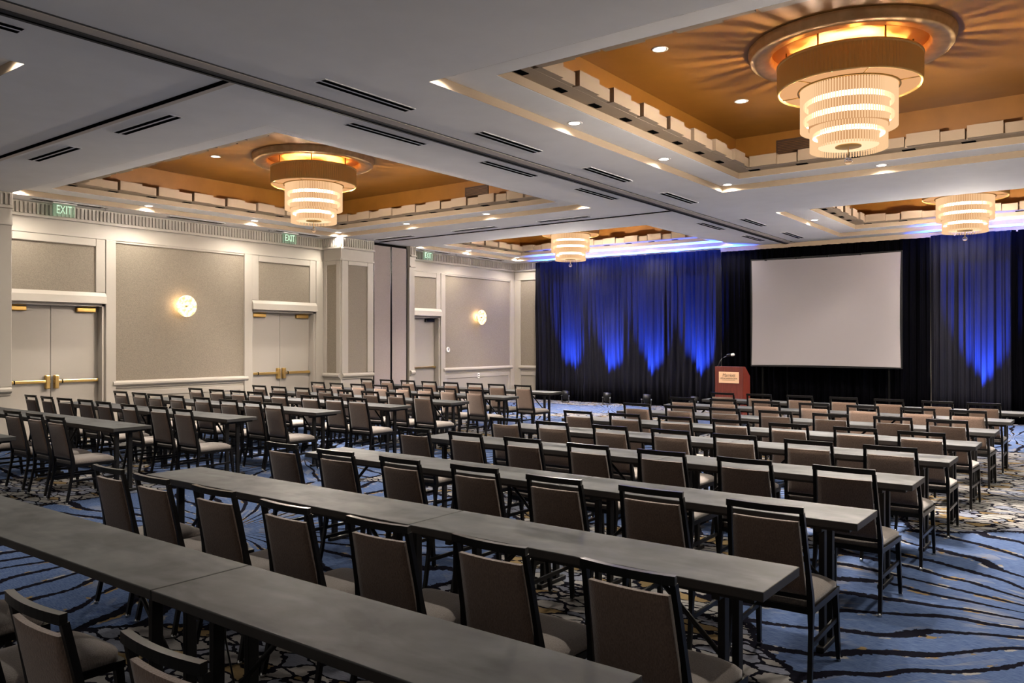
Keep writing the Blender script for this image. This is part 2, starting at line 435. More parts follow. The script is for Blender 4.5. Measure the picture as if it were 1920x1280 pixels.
# pilasters that flank the pocket for the movable panels
def pilaster(n, y0, y1, side, panel):
    X1 = -14.22
    bm = BM(); box(bm, W - .1, X1, y0, y1, 0, ZC + .03); r = obj('pillar_%d' % n, bm, 'white', kind='structure')
    bm, fl, pp, cs = BM(), BM(), BM(), BM()
    def f1(bm, p0, p1, a, b, z0, z1): box(bm, X1 + p0 - .001, X1 + p1, a, b, z0, z1)
    entabl(bm, fl, f1, y0, y1)
    prism(bm, [(X1 + p * .8, z) for p, z in railp], 'y', y0 + .02, y1 - .02)
    if panel:
        box(pp, X1 - .002, X1 + .006, y0 + .2, y1 - .2, 1.0, 3.5)
        for a, b, z0, z1 in ((y0 + .01, y0 + .2, 1.0, 3.6), (y1 - .2, y1 - .01, 1.0, 3.6), (y0 + .2, y1 - .2, 3.5, 3.6)): rbox(cs, X1 - .01, X1 + .03, a, b, z0, z1, .01)
    if side == 'near':
        def f2(bm, p0, p1, a, b, z0, z1): box(bm, a, b, y0 - p1, y0 - p0 + .001, z0, z1)
        entabl(bm, fl, f2, W + .06, X1 + .03)
        prism(bm, [(y0 - p * .9, z) for p, z in railp], 'x', W + .06, X1)
        box(pp, W + .16, X1 - .13, y0 - .006, y0 + .002, 1.0, 3.5)
        for a, b, z0, z1 in ((W + .05, W + .16, 1.0, 3.6), (X1 - .13, X1, 1.0, 3.6), (W + .16, X1 - .13, 3.5, 3.6)): rbox(cs, a, b, y0 - .03, y0 + .01, z0, z1, .01)
    obj('pilaster_cornice', bm, 'white', r); obj('pilaster_flutes', fl, 'white', r)
    if panel: obj('pilaster_wallpaper', pp, 'paper', r); obj('pilaster_casing', cs, 'white', r)
    else: pp.free(); cs.free()
pilaster(1, 4.50, 5.44, None, True); pilaster(2, 12.30, 13.30, 'near', True); pilaster(3, 14.53, 14.72, None, False)
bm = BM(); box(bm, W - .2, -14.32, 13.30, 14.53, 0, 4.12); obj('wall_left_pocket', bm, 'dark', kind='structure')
for i, (a, b, lab) in enumerate(((13.335, 13.90, 'tall taupe fabric partition panel, the one touching the cream pilaster'), (13.925, 14.45, 'tall taupe fabric partition panel, the one beside the wide black gap'))):
    t = thing('partition_panel', lab, 'partition', (-14.26, (a + b) / 2, 0), group='stacked movable wall panels')
    h = (b - a) / 2
    bm = BM(); rbox(bm, -.05, .025, -h + .012, h - .012, .03, 4.05, .006); obj('fabric_face', bm, 'panel', t)
    bm = BM()
    for q in ((-h, -h + .012), (h - .012, h)): box(bm, -.055, .03, q[0], q[1], .02, 4.06)
    box(bm, -.055, .02, -h, h, 0, .03); obj('edge_trim', bm, 'frame', t)

# doors
def door(n, a, b):
    xd = W - .16
    bm = BM(); 
    for q in ((a, a + .05), (b - .05, b)): box(bm, W - .3, W + .005, q[0], q[1], 0, DZ)
    box(bm, W - .3, W + .005, a, b, DZ - .05, DZ); 
    r = obj('door_%d' % n, bm, 'white', kind='structure')
    mid = (a + b) / 2
    if n == 3: mid = a + .05      # a single wide leaf here, its latch side hidden by the pilaster
    for y0, y1, hy, sgn in ((a + .05, mid - .004, mid, -1), (mid + .004, b - .05, mid, 1)):
        if y1 - y0 < .1: continue
        bm = BM(); rbox(bm, xd - .045, xd, y0, y1, .01, DZ - .055, .004); lf = obj('door_leaf', bm, 'door', r)
        c0 = y0 + .06 if sgn < 0 else y1 - .40
        bm = BM(); rbox(bm, xd + .001, xd + .075, c0, c0 + .34, DZ - .16, DZ - .075, .015)
        tube(bm, [(xd + .05, c0 + .05, DZ - .075), (xd + .11, c0 + .17, DZ - .06), (xd + .13, c0 + .30, DZ - .055)], .012, 6)
        obj('door_closer', bm, 'frame' if n == 3 else 'bronze', lf)
        bm = BM(); rbox(bm, xd + .03, xd + .075, y0 + .02, y1 - .02, 1.0, 1.055, .01)
        e = mid + sgn * .035; rbox(bm, xd + .001, xd + .09, min(e, e + sgn * .075), max(e, e + sgn * .075), .90, 1.14, .015)
        z = y0 + .02 if sgn < 0 else y1 - .08; rbox(bm, xd + .001, xd + .06, z, z + .06, .995, 1.06, .008)
        obj('panic_bar', bm, 'brass', lf)
        bm = BM(); z = mid + sgn * (.16 if sgn > 0 else .62); box(bm, xd + .028, xd + .078, z, z + .02, .995, 1.06); obj('bar_mark', bm, 'dark', lf)
for i, (a, b) in enumerate(OPEN): door(i + 1, a, b)

# ---- back, right walls -----------------------------------------------------
bm = BM(); box(bm, W - .3, XR + .3, YF, YF + .3, 0, ZC + .05); wb = obj('wall_back', bm, 'wall', kind='structure')
bm, fl = BM(), BM()
def fb(bm, p0, p1, a, b, z0, z1): box(bm, a, b, YF - p1, YF - p0 + .001, z0, z1)
entabl(bm, fl, fb, W + .05, -13.4)
prism(bm, [(YF - p, z) for p, z in railp], 'x', -14.62, -13.4)
rbox(bm, -14.80, -14.58, YF - .04, YF + .01, 0, 3.6, .01)
for q in ((.70, .80), (0, .16)): rbox(bm, -14.58, -13.4, YF - .02, YF + .01, q[0], q[1], .005)
obj('back_casing', bm, 'white', wb); obj('back_flutes', fl, 'white', wb)
bm = BM(); box(bm, -14.58, -13.4, YF - .006, YF + .002, 1.0, 3.56); obj('back_wallpaper', bm, 'paper', wb)
bm = BM(); box(bm, -8.15, XR, YF - .12, YF, 4.02, ZC); obj('valance_board', bm, 'trim_ceiling', wb)
bm = BM(); box(bm, XR, XR + .3, YN, YF + .3, 0, ZC + .05); obj('wall_right', bm, 'wall', kind='structure')

# ------------------------------------------------------------------ small fixtures
def wall_things():
    for i, (y, lab) in enumerate(((8.77, 'glowing round glass wall sconce between the two double doors'), (18.0, 'glowing round glass wall sconce on the panel beside the dark drapes'))):
        t = thing('wall_sconce', lab, 'wall lamp', (W + .006, y, 2.43), group='round glass wall sconces')
        rot = Matrix.Rotation(PI / 2, 4, 'Y')
        bm = BM(); lathe(bm, [(0, .105), (.10, .11), (.19, .125), (.215, .14), (.215, .148), (.19, .142), (.10, .128), (0, .12)], 40); xf(bm, rot); obj('glass_disc', bm, 'sconceglass', t)
        bm = BM(); lathe(bm, [(0, 0), (.07, 0), (.07, .02), (.02, .03), (.02, .105), (0, .105)], 24); xf(bm, rot); obj('wall_bracket', bm, 'brass', t)
        bm = BM(); lathe(bm, [(0, .12), (.018, .12), (.018, .145), (0, .15)], 16); xf(bm, rot); obj('knob', bm, 'bronze', t)
        li = bpy.data.lights.new('sconce_bulb', 'POINT'); li.energy = 9; li.color = (1, .66, .34); li.shadow_soft_size = .02
        o = bpy.data.objects.new('sconce_bulb', li); C.objects.link(o); o.location = (W + .085, y - .045, 2.45)
    for y, lab in ((6.40, 'green EXIT sign hanging above the double door nearest the tall front pilaster'), (11.15, 'green EXIT sign hanging above the double door next to the wide cream pilaster'), (15.60, 'green EXIT sign hanging above the door beyond the partition panels')):
        t = thing('exit_sign', lab, 'exit sign', (-14.58, y, ZC), group='EXIT signs along the door wall')
        bm = BM(); rbox(bm, -.06, .06, -.20, .20, -.025, -.0005, .006); obj('ceiling_bracket', bm, 'plastic', t)
        bm = BM(); rbox(bm, -.005, .005, -.185, .185, -.235, -.025, .002); obj('acrylic_plate', bm, 'acrylic', t)
        me = text_mesh('EXIT', .205, .002); me.materials.append(M['exitglow'])
        o = bpy.data.objects.new('exit_lettering', me); C.objects.link(o); o.parent = t; o.location = (.009, 0, -.128); o.rotation_euler = (PI / 2, 0, PI / 2); o.scale = (.62, 1, 1)
    t = thing('thermostat', 'small round white wall thermostat near the far door casing', 'thermostat', (W + .006, 16.68, 1.50))
    bm = BM(); lathe(bm, [(0, 0), (.075, 0), (.075, .02), (.06, .035), (.05, .035), (.05, .03), (0, .03)], 28); xf(bm, Matrix.Rotation(PI / 2, 4, 'Y')); obj('dial', bm, 'plastic', t)
    bm = BM(); lathe(bm, [(0, .03), (.02, .03), (.02, .04), (0, .04)], 16); xf(bm, Matrix.Rotation(PI / 2, 4, 'Y')); obj('knob', bm, 'glide', t)
    t = thing('wall_outlet', 'white outlet box on the wainscot below the far sconce', 'outlet', (W + .001, 18.0, .74))
    bm = BM(); rbox(bm, 0, .035, -.045, .045, -.07, .07, .006); obj('cover_plate', bm, 'plastic', t)
    bm = BM(); rbox(bm, .034, .042, -.02, .02, .01, .045, .004); rbox(bm, .034, .042, -.02, .02, -.045, -.01, .004); obj('socket', bm, 'dark', t)
wall_things()

# ------------------------------------------------------------------ linear ceiling vents
def vent_proto():
    t = thing('ceiling_vent', '', 'vent', (0, 0, 0))
    bm = BM(); box(bm, -.08, .08, -.595, .595, -.006, .0005); obj('vent_frame', bm, 'ceiling', t)
    for x in (-.042, .042):
        bm = BM(); box(bm, x - .025, x + .025, -.585, .585, -.009, -.0055); obj('slot', bm, 'dark', t)
    return t
VP = vent_proto(); first = [True]
def vent(x, y, rz, label):
    if first[0]:
        first[0] = False; VP.location = (x, y, ZC); VP.rotation_euler = (0, 0, rz); VP['label'] = label; VP['group'] = 'two-slot ceiling vents'
    else: dup(VP, (x, y, ZC), rz, label, 'two-slot ceiling vents')
for i, y in enumerate((5.40, 7.69, 10.03, 12.38, 15.82, 18.25)):
    vent(-5.85, y, 0, 'dark two-slot ceiling vent, %s from the camera in the row beside the large chandelier recess' % ORD[i + 1])
for i, y in enumerate((2.06, 6.54, 8.88, 11.23, 15.82, 18.25)):
    vent(-6.75, y, 0, 'dark two-slot ceiling vent, %s from the camera along the door-wall side of the long track' % ORD[i + 1])
vent(-8.58, 4.64, PI / 2, 'dark two-slot ceiling vent beside the front cross track, the one nearer the long track')
vent(-10.86, 4.64, PI / 2, 'dark two-slot ceiling vent beside the front cross track, the one nearer the door wall')
for i, x in enumerate((-8.67, -10.94, -13.34)):
    vent(x, 13.14, PI / 2, 'thin dark ceiling vent before the far cross track, %s from the long track' % ORD[i + 1])
for i, y in enumerate((6.44, 8.87, 11.31, 15.78, 18.18)):
    vent(-14.52, y, 0, 'thin dark ceiling vent above the door wall, %s from the front pilaster' % ORD[i + 1])
# sprinkler heads
bm = BM(); lathe(bm, [(0, 0), (.04, 0), (.04, -.006), (.012, -.01), (.012, -.04), (.03, -.042), (.03, -.047), (0, -.047)], 16)
sp0 = obj('mounted_sprinkler', bm, 'glide'); spm = sp0.data
for i, (x, y, lab) in enumerate(((-14.56, 7.12, 'tiny ceiling sprinkler head right of the nearest EXIT sign'), (-14.56, 10.62, 'tiny ceiling sprinkler head left of the middle EXIT sign'), (-14.1, 12.98, 'tiny ceiling sprinkler head in front of the wide pilaster'), (-14.56, 16.72, 'tiny ceiling sprinkler head right of the farthest EXIT sign'))):
    o = sp0 if i == 0 else sp0.copy()
    if i: C.objects.link(o)
    o.location = (x, y, ZC + .0005); tag(o, lab, 'sprinkler', 'ceiling sprinkler heads')
# air grilles on the gold recess walls
for x0, x1, lab in ((-4.08, -3.2, 'dark air grille on the gold wall behind the largest chandelier'), (-10.20, -9.62, 'dark air grille on the gold recess wall right of the left chandelier')):
    yy = 12.34 - .36
    t = thing('air_grille', lab, 'grille', ((x0 + x1) / 2, yy, 4.62), group='air grilles in the gold recesses'); h = (x1 - x0) / 2
    bm = BM(); ring(bm, -h, h, -.12, .12, 0, .015, 0, .014); xf(bm, Matrix.Rotation(PI / 2, 4, 'X')); obj('grille_frame', bm, 'grille', t)
    bm = BM()
    for k in range(9): box(bm, -h + .01, h - .01, -.012, -.001, -.105 + k * .024, -.105 + k * .024 + .018)
    obj('grille_slats', bm, 'grille', t)

# ------------------------------------------------------------------ downlights
DLE = {'ledge': 300, 'gold': 90}
def dl_proto():
    t = thing('downlight', '', 'ceiling light', (0, 0, 0))
    bm = BM(); lathe(bm, [(.062, -.004), (.085, -.006), (.09, 0), (.062, 0)], 24, closed=True); obj('trim_ring', bm, 'plastic', t)
    bm = BM(); lathe(bm, [(0, -.003), (.063, -.003)], 24); obj('lamp_lens', bm, 'glow_dl', t)
    return t
DP = dl_proto(); first2 = [True]
lamp_data = {}
def lampd(kind, e, col, size, blend):
    if kind not in lamp_data:
        li = bpy.data.lights.new('downlight_beam_' + kind, 'SPOT'); li.energy = e; li.color = col; li.spot_size = R(size); li.spot_blend = blend; li.shadow_soft_size = .05
        lamp_data[kind] = li
    return lamp_data[kind]
def downlight(x, y, z, label, kind='ledge'):
    if first2[0]:
        first2[0] = False; DP.location = (x, y, z); DP['label'] = label; DP['group'] = 'recessed downlights'
    else: dup(DP, (x, y, z), 0, label, 'recessed downlights')
    o = bpy.data.objects.new('downlight_beam', lampd(kind, DLE[kind], (1, .91, .78), 164 if kind == 'ledge' else 90, 1.0)); C.objects.link(o)
    o.location = (x, y, z - .012)
YS = (5.57, 7.72, 9.98, 12.21); YS2 = (14.98, 16.84, 19.06)
NM = {'c1': 'large near recess', 'c2': 'door-wall recess', 'c3': 'far left recess', 'c4': 'far right recess'}
def sides(key, xl, xr, xm, yy):
    for i, y in enumerate(yy):
        if not (key == 'c4' and i == 2): downlight(xl, y, 4.22, 'lit recessed downlight, %s from the camera, door-wall ledge of the %s' % (ORD[i + 1], NM[key]))
        downlight(xr, y, 4.22, 'lit recessed downlight, %s from the camera, opposite ledge of the %s' % (ORD[i + 1], NM[key]))
    for i, x in enumerate(xm):
        downlight(x, yy[-1] - .03, 4.22, 'lit recessed downlight, %s along the screen-side ledge of the %s' % (ORD[i + 1], NM[key]))
        if len(yy) > 3: downlight(x, yy[0], 4.22, 'lit recessed downlight, %s along the camera-side ledge of the %s' % (ORD[i + 1], NM[key]))
sides('c1', -4.94, .42, (-2.66, -.40), YS); sides('c2', -14.20, -7.68, (-12.0, -9.83), YS)
sides('c3', -14.22, -7.74, (-12.0, -9.88), YS2); sides('c4', -4.95, .42, (-2.66, -.40), YS2)
for key, cx, dx, yy in (('c1', -2.27, 1.64, (7.80, 10.13)), ('c2', -10.98, 1.2, (7.79, 10.13)), ('c3', -10.95, 1.2, (16.0, 17.9)), ('c4', -2.25, 1.64, (16.0, 17.9))):
    for i, y in enumerate(yy):
        for s, nm in ((-1, 'door-wall'), (1, 'opposite')):
            downlight(cx + s * dx, y, 4.86, 'lit gold-ceiling downlight, %s side, %s from camera, %s' % (nm, ORD[i + 1], NM[key]), 'gold')
# the pair of lamps in the front recess whose corner shows at the frame edge
downlight(-7.68, 2.86, 4.22, 'lit recessed downlight in the corner recess before the front cross track')

# ------------------------------------------------------------------ chandeliers
def chandelier_proto():
    t = thing('chandelier', '', 'chandelier', (0, 0, 0))
    bm = BM(); lathe(bm, [(.77, 4.858), (.77, 4.80), (.80, 4.762), (.93, 4.745), (.985, 4.748), (1.0, 4.765), (1.0, 4.80), (1.015, 4.815), (1.02, 4.858)], 80); 
    obj('canopy_ring', bm, 'canopyring', t)
    bm = BM(); lathe(bm, [(0, 4.845), (.77, 4.845), (.77, 4.858), (0, 4.858)], 64); obj('canopy_disc', bm, 'canopydisc', t)
    bm = BM()
    for k in range(6):
        a = k * PI / 3 + .3; tube(bm, [(.62 * math.cos(a), .62 * math.sin(a), 4.60), (.62 * math.cos(a), .62 * math.sin(a), 4.85)], .009, 6)
    obj('hanger_rods', bm, 'bronze', t)
    bm = BM(); n = 120; prof = []
    outer = []
    for i in range(n * 2):
        a = PI * i / n; r = .700 if i % 2 else .716
        outer.append((r * math.cos(a), r * math.sin(a)))
    A = [bm.verts.new((x, y, 4.40)) for x, y in outer]; B = [bm.verts.new((x, y, 4.655)) for x, y in outer]
    for i in range(2 * n): bm.faces.new((A[i], A[(i + 1) % (2 * n)], B[(i + 1) % (2 * n)], B[i]))
    lathe(bm, [(.70, 4.655), (.722, 4.655), (.722, 4.68), (.69, 4.68), (.69, 4.39), (.708, 4.385), (.712, 4.40)], 80)
    obj('ribbed_drum', bm, 'drum', t)
    bm = BM(); lathe(bm, [(.50, 4.402), (.69, 4.402), (.69, 4.408), (.50, 4.408)], 64, closed=True); dif = obj('opal_panel', bm, 'glow_glass', t)
    bm = BM()
    for k in range(6):
        a = k * PI / 3; c_, s_ = math.cos(a), math.sin(a)
        tube(bm, [(.50 * c_, .50 * s_, 4.398), (.69 * c_, .69 * s_, 4.398)], .006, 4)
    lathe(bm, [(.487, 4.39), (.507, 4.39), (.507, 4.412), (.487, 4.412)], 64, closed=True); obj('panel_rib', bm, 'bronze', dif)
    def tier(rad, z0, z1, n, name):
        bm = BM()
        for k in range(n):
            a = 2 * PI * k / n; x, y = rad * math.cos(a), rad * math.sin(a)
            w = PI * rad / n * .66
            q = [bm.verts.new((x + w * math.cos(a + PI / 4 + j * PI / 2), y + w * math.sin(a + PI / 4 + j * PI / 2), z)) for z in (z0, z1) for j in range(4)]
            for j in range(4): bm.faces.new((q[j], q[(j + 1) % 4], q[4 + (j + 1) % 4], q[4 + j]))
            bm.faces.new(q[3::-1])
        obj(name, bm, 'crystal', t)
    tier(.475, 3.97, 4.42, 108, 'upper_crystal_tier'); tier(.378, 3.755, 4.02, 86, 'lower_crystal_tier')
    bm = BM()
    lathe(bm, [(.395, 4.41), (.395, 3.985)], 48); lathe(bm, [(.303, 4.0), (.303, 3.80)], 48); obj('added_glow_core', bm, 'glow_core', t)  # glowing cylinders added to hide the far arcs of the light rings
    def torus(rad, z, r, mat_):
        bm = BM(); k = 10
        lathe(bm, [(rad + r * math.cos(2 * PI * i / k), z + 1.3 * r * math.sin(2 * PI * i / k)) for i in range(k)], 48, closed=True)
        obj('light_ring', bm, mat_, t)
    torus(.432, 4.24, .020, 'glow_ring'); torus(.432, 4.085, .020, 'glow_ring'); torus(.340, 3.915, .018, 'glow_ring')
    bm = BM(); lathe(bm, [(.13, 3.795), (.30, 3.795), (.30, 3.80), (.13, 3.80)], 48, closed=True); obj('opal_disc', bm, 'glow_bottom', t)
    bm = BM(); lathe(bm, [(0, 3.785), (.13, 3.785), (.13, 3.80), (0, 3.80)], 32); tube(bm, [(0, 0, 3.79), (0, 0, 3.66)], .005, 6); obj('bottom_plate', bm, 'drum', t)
    bm = BM(); lathe(bm, [(0, 3.70), (.014, 3.695), (.012, 3.675)] + [(.042 * math.sin(PI * i / 10), 3.636 + .042 * math.cos(PI * i / 10)) for i in range(1, 10)] + [(0, 3.594)], 20); obj('finial_ball', bm, 'ball', t)
    return t
CH = chandelier_proto()
CHL = [(-2.27, 8.90, 'large tiered crystal chandelier nearest the camera, gold ring above, at upper right'), (-10.98, 8.90, 'tiered crystal chandelier in the recess beside the door wall'),
       (-10.95, 16.92, 'tiered crystal chandelier hanging before the blue-lit drapes, left of the long track'), (-2.26, 16.95, 'tiered crystal chandelier hanging right of the projection screen')]
warm = bpy.data.lights.new('chandelier_uplamp', 'POINT'); warm.energy = 2.6; warm.color = (1, .40, .07); warm.shadow_soft_size = .06
glow = bpy.data.lights.new('chandelier_lamp', 'POINT'); glow.energy = 740; glow.color = (1, .88, .76); glow.shadow_soft_size = .03
for i, (x, y, lab) in enumerate(CHL):
    if i == 0:
        CH.location = (x, y, 0); CH['label'] = lab; CH['group'] = 'crystal chandeliers'
    else: dup(CH, (x, y, 0), 0, lab, 'crystal chandeliers')
    for k in range(3):
        a = k * 2 * PI / 3 + .9
        o = bpy.data.objects.new('chandelier_uplamp', warm); C.objects.link(o); o.location = (x + .52 * math.cos(a), y + .52 * math.sin(a), 4.72)
    for k in range(6):
        a = k * PI / 3 + .2
        o = bpy.data.objects.new('chandelier_lamp', glow); C.objects.link(o); o.location = (x + .335 * math.cos(a), y + .335 * math.sin(a), 3.865)

# ------------------------------------------------------------------ stage end: drapes, screen, lectern, uplights
def drape(x0, x1, y, z1, label, key, amp=.055, seed=0, pitch=.15):
    rnd = random.Random(seed); bm = BM()
    n = int((x1 - x0) / .012); rows = 6
    ph = rnd.random() * 6; cols = []
    fs = [(1 / pitch * (1 + .25 * (rnd.random() - .5)), rnd.random() * 6, 1.0), (1 / pitch * 2.3, rnd.random() * 6, .35), (1 / pitch * .37, rnd.random() * 6, 1.0), (1 / pitch * .17, rnd.random() * 6, .9)]
    for i in range(n + 1):
        x = x0 + (x1 - x0) * i / n; c = []
        for j in range(rows + 1):
            tz = j / rows; z = .005 + (z1 - .005) * tz
            a = amp * (1.15 - .45 * tz)
            yy = sum(w * math.sin(2 * PI * f * x * (1 + .004 * math.sin(3 * tz + f)) + p + .25 * math.sin(2.2 * tz + p)) for f, p, w in fs)
            # sharpen the folds a little
            c.append(bm.verts.new((x + .010 * math.sin(9 * x + 2 * tz), y + a * yy * .6, z)))
        cols.append(c)
    for a, b in zip(cols, cols[1:]):
        for j in range(rows):
            f = bm.faces.new((a[j], b[j], b[j + 1], a[j + 1])); f.smooth = True
    o = obj('stage_drape', bm, key, normals=False); tag(o, label, 'drape', 'pipe-and-drape across the stage wall')
    md = o.modifiers.new('thickness', 'SOLIDIFY'); md.thickness = .004
    return o
DY = 19.58
pl = [-13.93, -12.45, -11.0, -9.55, -8.10]
names = ['first', 'second', 'third', 'fourth']
for i in range(4): drape(pl[i], pl[i + 1] - .01, DY, 4.09, 'dark drape lit blue from below, %s panel from the door wall' % names[i], 'satin', seed=i + 1, amp=.06)
pk = [-8.09, -6.4, -4.85, -3.28]
nb = ['black unlit drape right behind the lectern', 'black unlit drape behind the middle of the projection screen', "black unlit drape behind the screen's right edge"]
for i in range(3): drape(pk[i], pk[i + 1] - .01, DY + .01, 4.02, nb[i], 'drape', seed=20 + i, amp=.05)
pr_ = [-3.27, -1.75, -.2, 2.4]
nr = ['dark drape lit blue right of the screen, below the far chandelier', 'black drape at the right frame edge beyond the blue-lit one', 'black drape past the right frame edge']
for i in range(2): drape(pr_[i], pr_[i + 1] - .01, DY, 4.05, nr[i], 'satin' if i == 0 else 'drape', seed=30 + i, amp=.06)

SY = 19.22
sx0, sx1 = on_y(1409.5, SY), on_y(1689, SY)
t = thing('projection_screen', 'large blank pale projection screen standing before the black drapes', 'screen', ((sx0 + sx1) / 2, SY, 0))
hw = (sx1 - sx0) / 2; z0, z1 = 1.155, 3.705
bm = BM(); nx, nz = 24, 16; G = []
for i in range(nx + 1):
    col = []
    for j in range(nz + 1):
        a, b_ = i / nx * 2 - 1, j / nz
        bow = .018
        col.append(bm.verts.new((a * (hw - bow * (1 - (2 * b_ - 1) ** 2) * 1), -.005, z0 + (z1 - z0) * b_ + (-.02 if b_ > .5 else .015) * (1 - a * a) * abs(2 * b_ - 1))))
    G.append(col)
for i in range(nx):
    for j in range(nz): bm.faces.new((G[i][j], G[i + 1][j], G[i + 1][j + 1], G[i][j + 1]))
o = obj('screen_surface', bm, 'screen', t, normals=False); md = o.modifiers.new('thickness', 'SOLIDIFY'); md.thickness = .003; md.offset = 1
bm = BM()
ring(bm, -hw - .03, hw + .03, z0 - .03, z1 + .03, 0, .035, -.045, -.008); xf(bm, Matrix.Rotation(PI / 2, 4, 'X') @ Matrix.Scale(1, 4)); obj('screen_frame', bm, 'blackmetal', t)
for s in (-1, 1):
    bm = BM(); rbox(bm, s * (hw - .25) - .02, s * (hw - .25) + .02, .05, .09, .0, 3.2, .004); rbox(bm, s * (hw - .25) - .02, s * (hw - .25) + .02, -.35, .26, 0, .04, .004)
    obj('screen_leg', bm, 'dark', t)
for k in range(5):   # little ties that hold the top edge
    x = -hw + .35 + k * .72
    if x < hw - .2:
        bm = BM(); rbox(bm, x - .03, x + .03, -.014, .02, z1 - .02, z1 + .025, .004); obj('screen_tie', bm, 'frame', t)

# lectern
LY = 17.6; lx0, lx1 = on_y(1340.5, LY), on_y(1393, LY); lw = (lx1 - lx0) / 2
t = thing('lectern', 'reddish mahogany lectern with brass name plaque beside the projection screen', 'lectern', ((lx0 + lx1) / 2, LY, 0))
hp = 1.155
bm = BM(); rbox(bm, -lw, lw, 0, .022, .06, hp, .004); obj('front_panel', bm, 'wood', t)
for s in (-1, 1):
    a = s * lw; b_ = s * (lw - .022)
    bm = BM(); prism(bm, [(.022, .06), (.44, .06), (.44, .93), (.14, hp - .002), (.022, hp - .002)], 'x', min(a, b_), max(a, b_)); obj('side_panel', bm, 'wood', t)
bm = BM(); prism(bm, [(.02, hp - .022), (.145, hp - .022), (.43, .925), (.44, .945), (.15, hp), (.02, hp)], 'x', -lw + .022, lw - .022); obj('reading_top', bm, 'wood', t)
bm = BM(); rbox(bm, -lw - .02, lw + .02, -.02, .46, 0, .06, .006); obj('base', bm, 'wood', t)
px_ = on_y(1348, LY) - (lx0 + lx1) / 2; pw = on_y(1385.5, LY) - (lx0 + lx1) / 2
bm = BM(); rbox(bm, px_, pw, -.008, .001, .78, 1.035, .003); pq = obj('name_plaque', bm, 'plaque', t)
pc = (px_ + pw) / 2
for txt, s, z, sh, wd in (('Marriott', .115, .955, .18, .30), ('HOTEL & CONVENTION CENTER', .045, .885, 0, .40)):
    me = text_mesh(txt, s, .001, sh); me.materials.append(M['ink'])
    o = bpy.data.objects.new('plaque_lettering', me); C.objects.link(o); o.parent = pq; o.location = (pc, -.0095, z); o.rotation_euler = (PI / 2, 0, 0)
    w_ = max(v.co.x for v in me.vertices) - min(v.co.x for v in me.vertices); o.scale = (wd / w_, 1.0, 1)
bm = BM(); box(bm, pc - .16, pc + .15, -.0105, -.0075, .842, .848); obj('plaque_rule', bm, 'ink', pq)
def yz(u, v, Y):
    X = on_y(u, Y); d = -SI * X + CO * Y
    return X - (lx0 + lx1) / 2, H - (v - 640) * d / F
tm = thing('gooseneck_microphone', 'thin gooseneck microphone curving up from the lectern top', 'microphone', ((lx0 + lx1) / 2, LY, 0))
my = .10; P_ = [yz(u, v, LY + my) for u, v in ((1347, 686.5), (1349, 679), (1353, 672.5), (1358, 669.5), (1362.5, 667.5))]
bm = BM(); tube(bm, [(a, my, b_) for a, b_ in P_], .010, 8); obj('gooseneck', bm, 'track', tm)
bm = BM(); a, b_ = P_[0]; lathe(bm, [(0, 0), (.03, 0), (.03, .012), (0, .014)], 20); xf(bm, Matrix.Translation((a, my, hp))); obj('mount', bm, 'blackmetal', tm)
q0 = yz(1362, 666.5, LY + my); q1 = yz(1369.5, 665, LY + my); q2 = yz(1371, 665, LY + my); q3 = yz(1377, 664.5, LY + my)
bm = BM(); tube(bm, [(q0[0], my, q0[1]), (q0[0] + .02, my, q0[1] + .006), (q1[0], my, q1[1]), (q2[0], my, q2[1])], [.018, .028, .030, .024], 12); obj('capsule', bm, 'blackmetal', tm)
bm = BM(); tube(bm, [(q2[0], my, q2[1]), (q2[0] + .015, my, q2[1]), (q3[0] - .015, my, q3[1]), (q3[0], my, q3[1])], [.026, .033, .033, .02], 12); obj('grille_tip', bm, 'plastic', tm)

# uplights
def par(x, y, lab, e=1.0, tilt=7):
    t = thing('uplight', lab, 'stage light', (x, y, 0), random.uniform(-.3, .3), 'uplights along the drape foot')
    bm = BM(); rbox(bm, -.13, .13, -.02, .02, 0, .012, .003); rbox(bm, -.02, .02, -.12, .12, 0, .012, .003); obj('floor_stand', bm, 'blackmetal', t)
    bm = BM()
    for s in (-1, 1): rbox(bm, s * .128 - .006, s * .128 + .006, -.018, .018, .01, .21, .003)
    obj('yoke', bm, 'track', t)
    bm = BM(); lathe(bm, [(0, .075), (.055, .075), (.075, .10), (.085, .17), (.105, .20), (.105, .325), (.095, .325), (.095, .215), (0, .215)], 24); xf(bm, Matrix.Rotation(R(-tilt), 4, 'X')); obj('lamp_can', bm, 'blackmetal', t)
    bm = BM(); lathe(bm, [(0, .30), (.094, .30), (.094, .304), (0, .304)], 24); xf(bm, Matrix.Rotation(R(-tilt), 4, 'X')); obj('lens', bm, 'blue_led', t)
    bm = BM()
    for s in (-1, 1): tube(bm, [(s * .12, 0, .19), (s * .15, 0, .19)], .018, 10)
    obj('knob', bm, 'glide', t)
    li = bpy.data.lights.new('uplight_beam', 'SPOT'); li.energy = 16000 * e; li.color = (.03, .10, 1.0); li.spot_size = R(48); li.spot_blend = 1.0; li.shadow_soft_size = .05
    o = bpy.data.objects.new('uplight_beam', li); C.objects.link(o); o.location = (x, y + .045, .34)
    d = Vector((0, DY - .02 - y, 2.4)).normalized(); o.rotation_euler = d.to_track_quat('-Z', 'Y').to_euler()
UY = 19.12
par(on_y(1060, UY), UY, 'small floor uplight at the drape foot behind the end of the far table')
par(on_y(1137, UY), UY, 'small floor uplight at the drape foot, second from the door wall')
par(on_y(1212, UY), UY, 'small floor uplight at the drape foot, third from the door wall')
par(on_y(1301, UY), UY, 'small floor uplight at the drape foot left of the lectern, mostly behind chairs')
par(on_y(1841, UY), UY, 'small floor uplight at the drape foot right of the screen, hidden behind chairs')

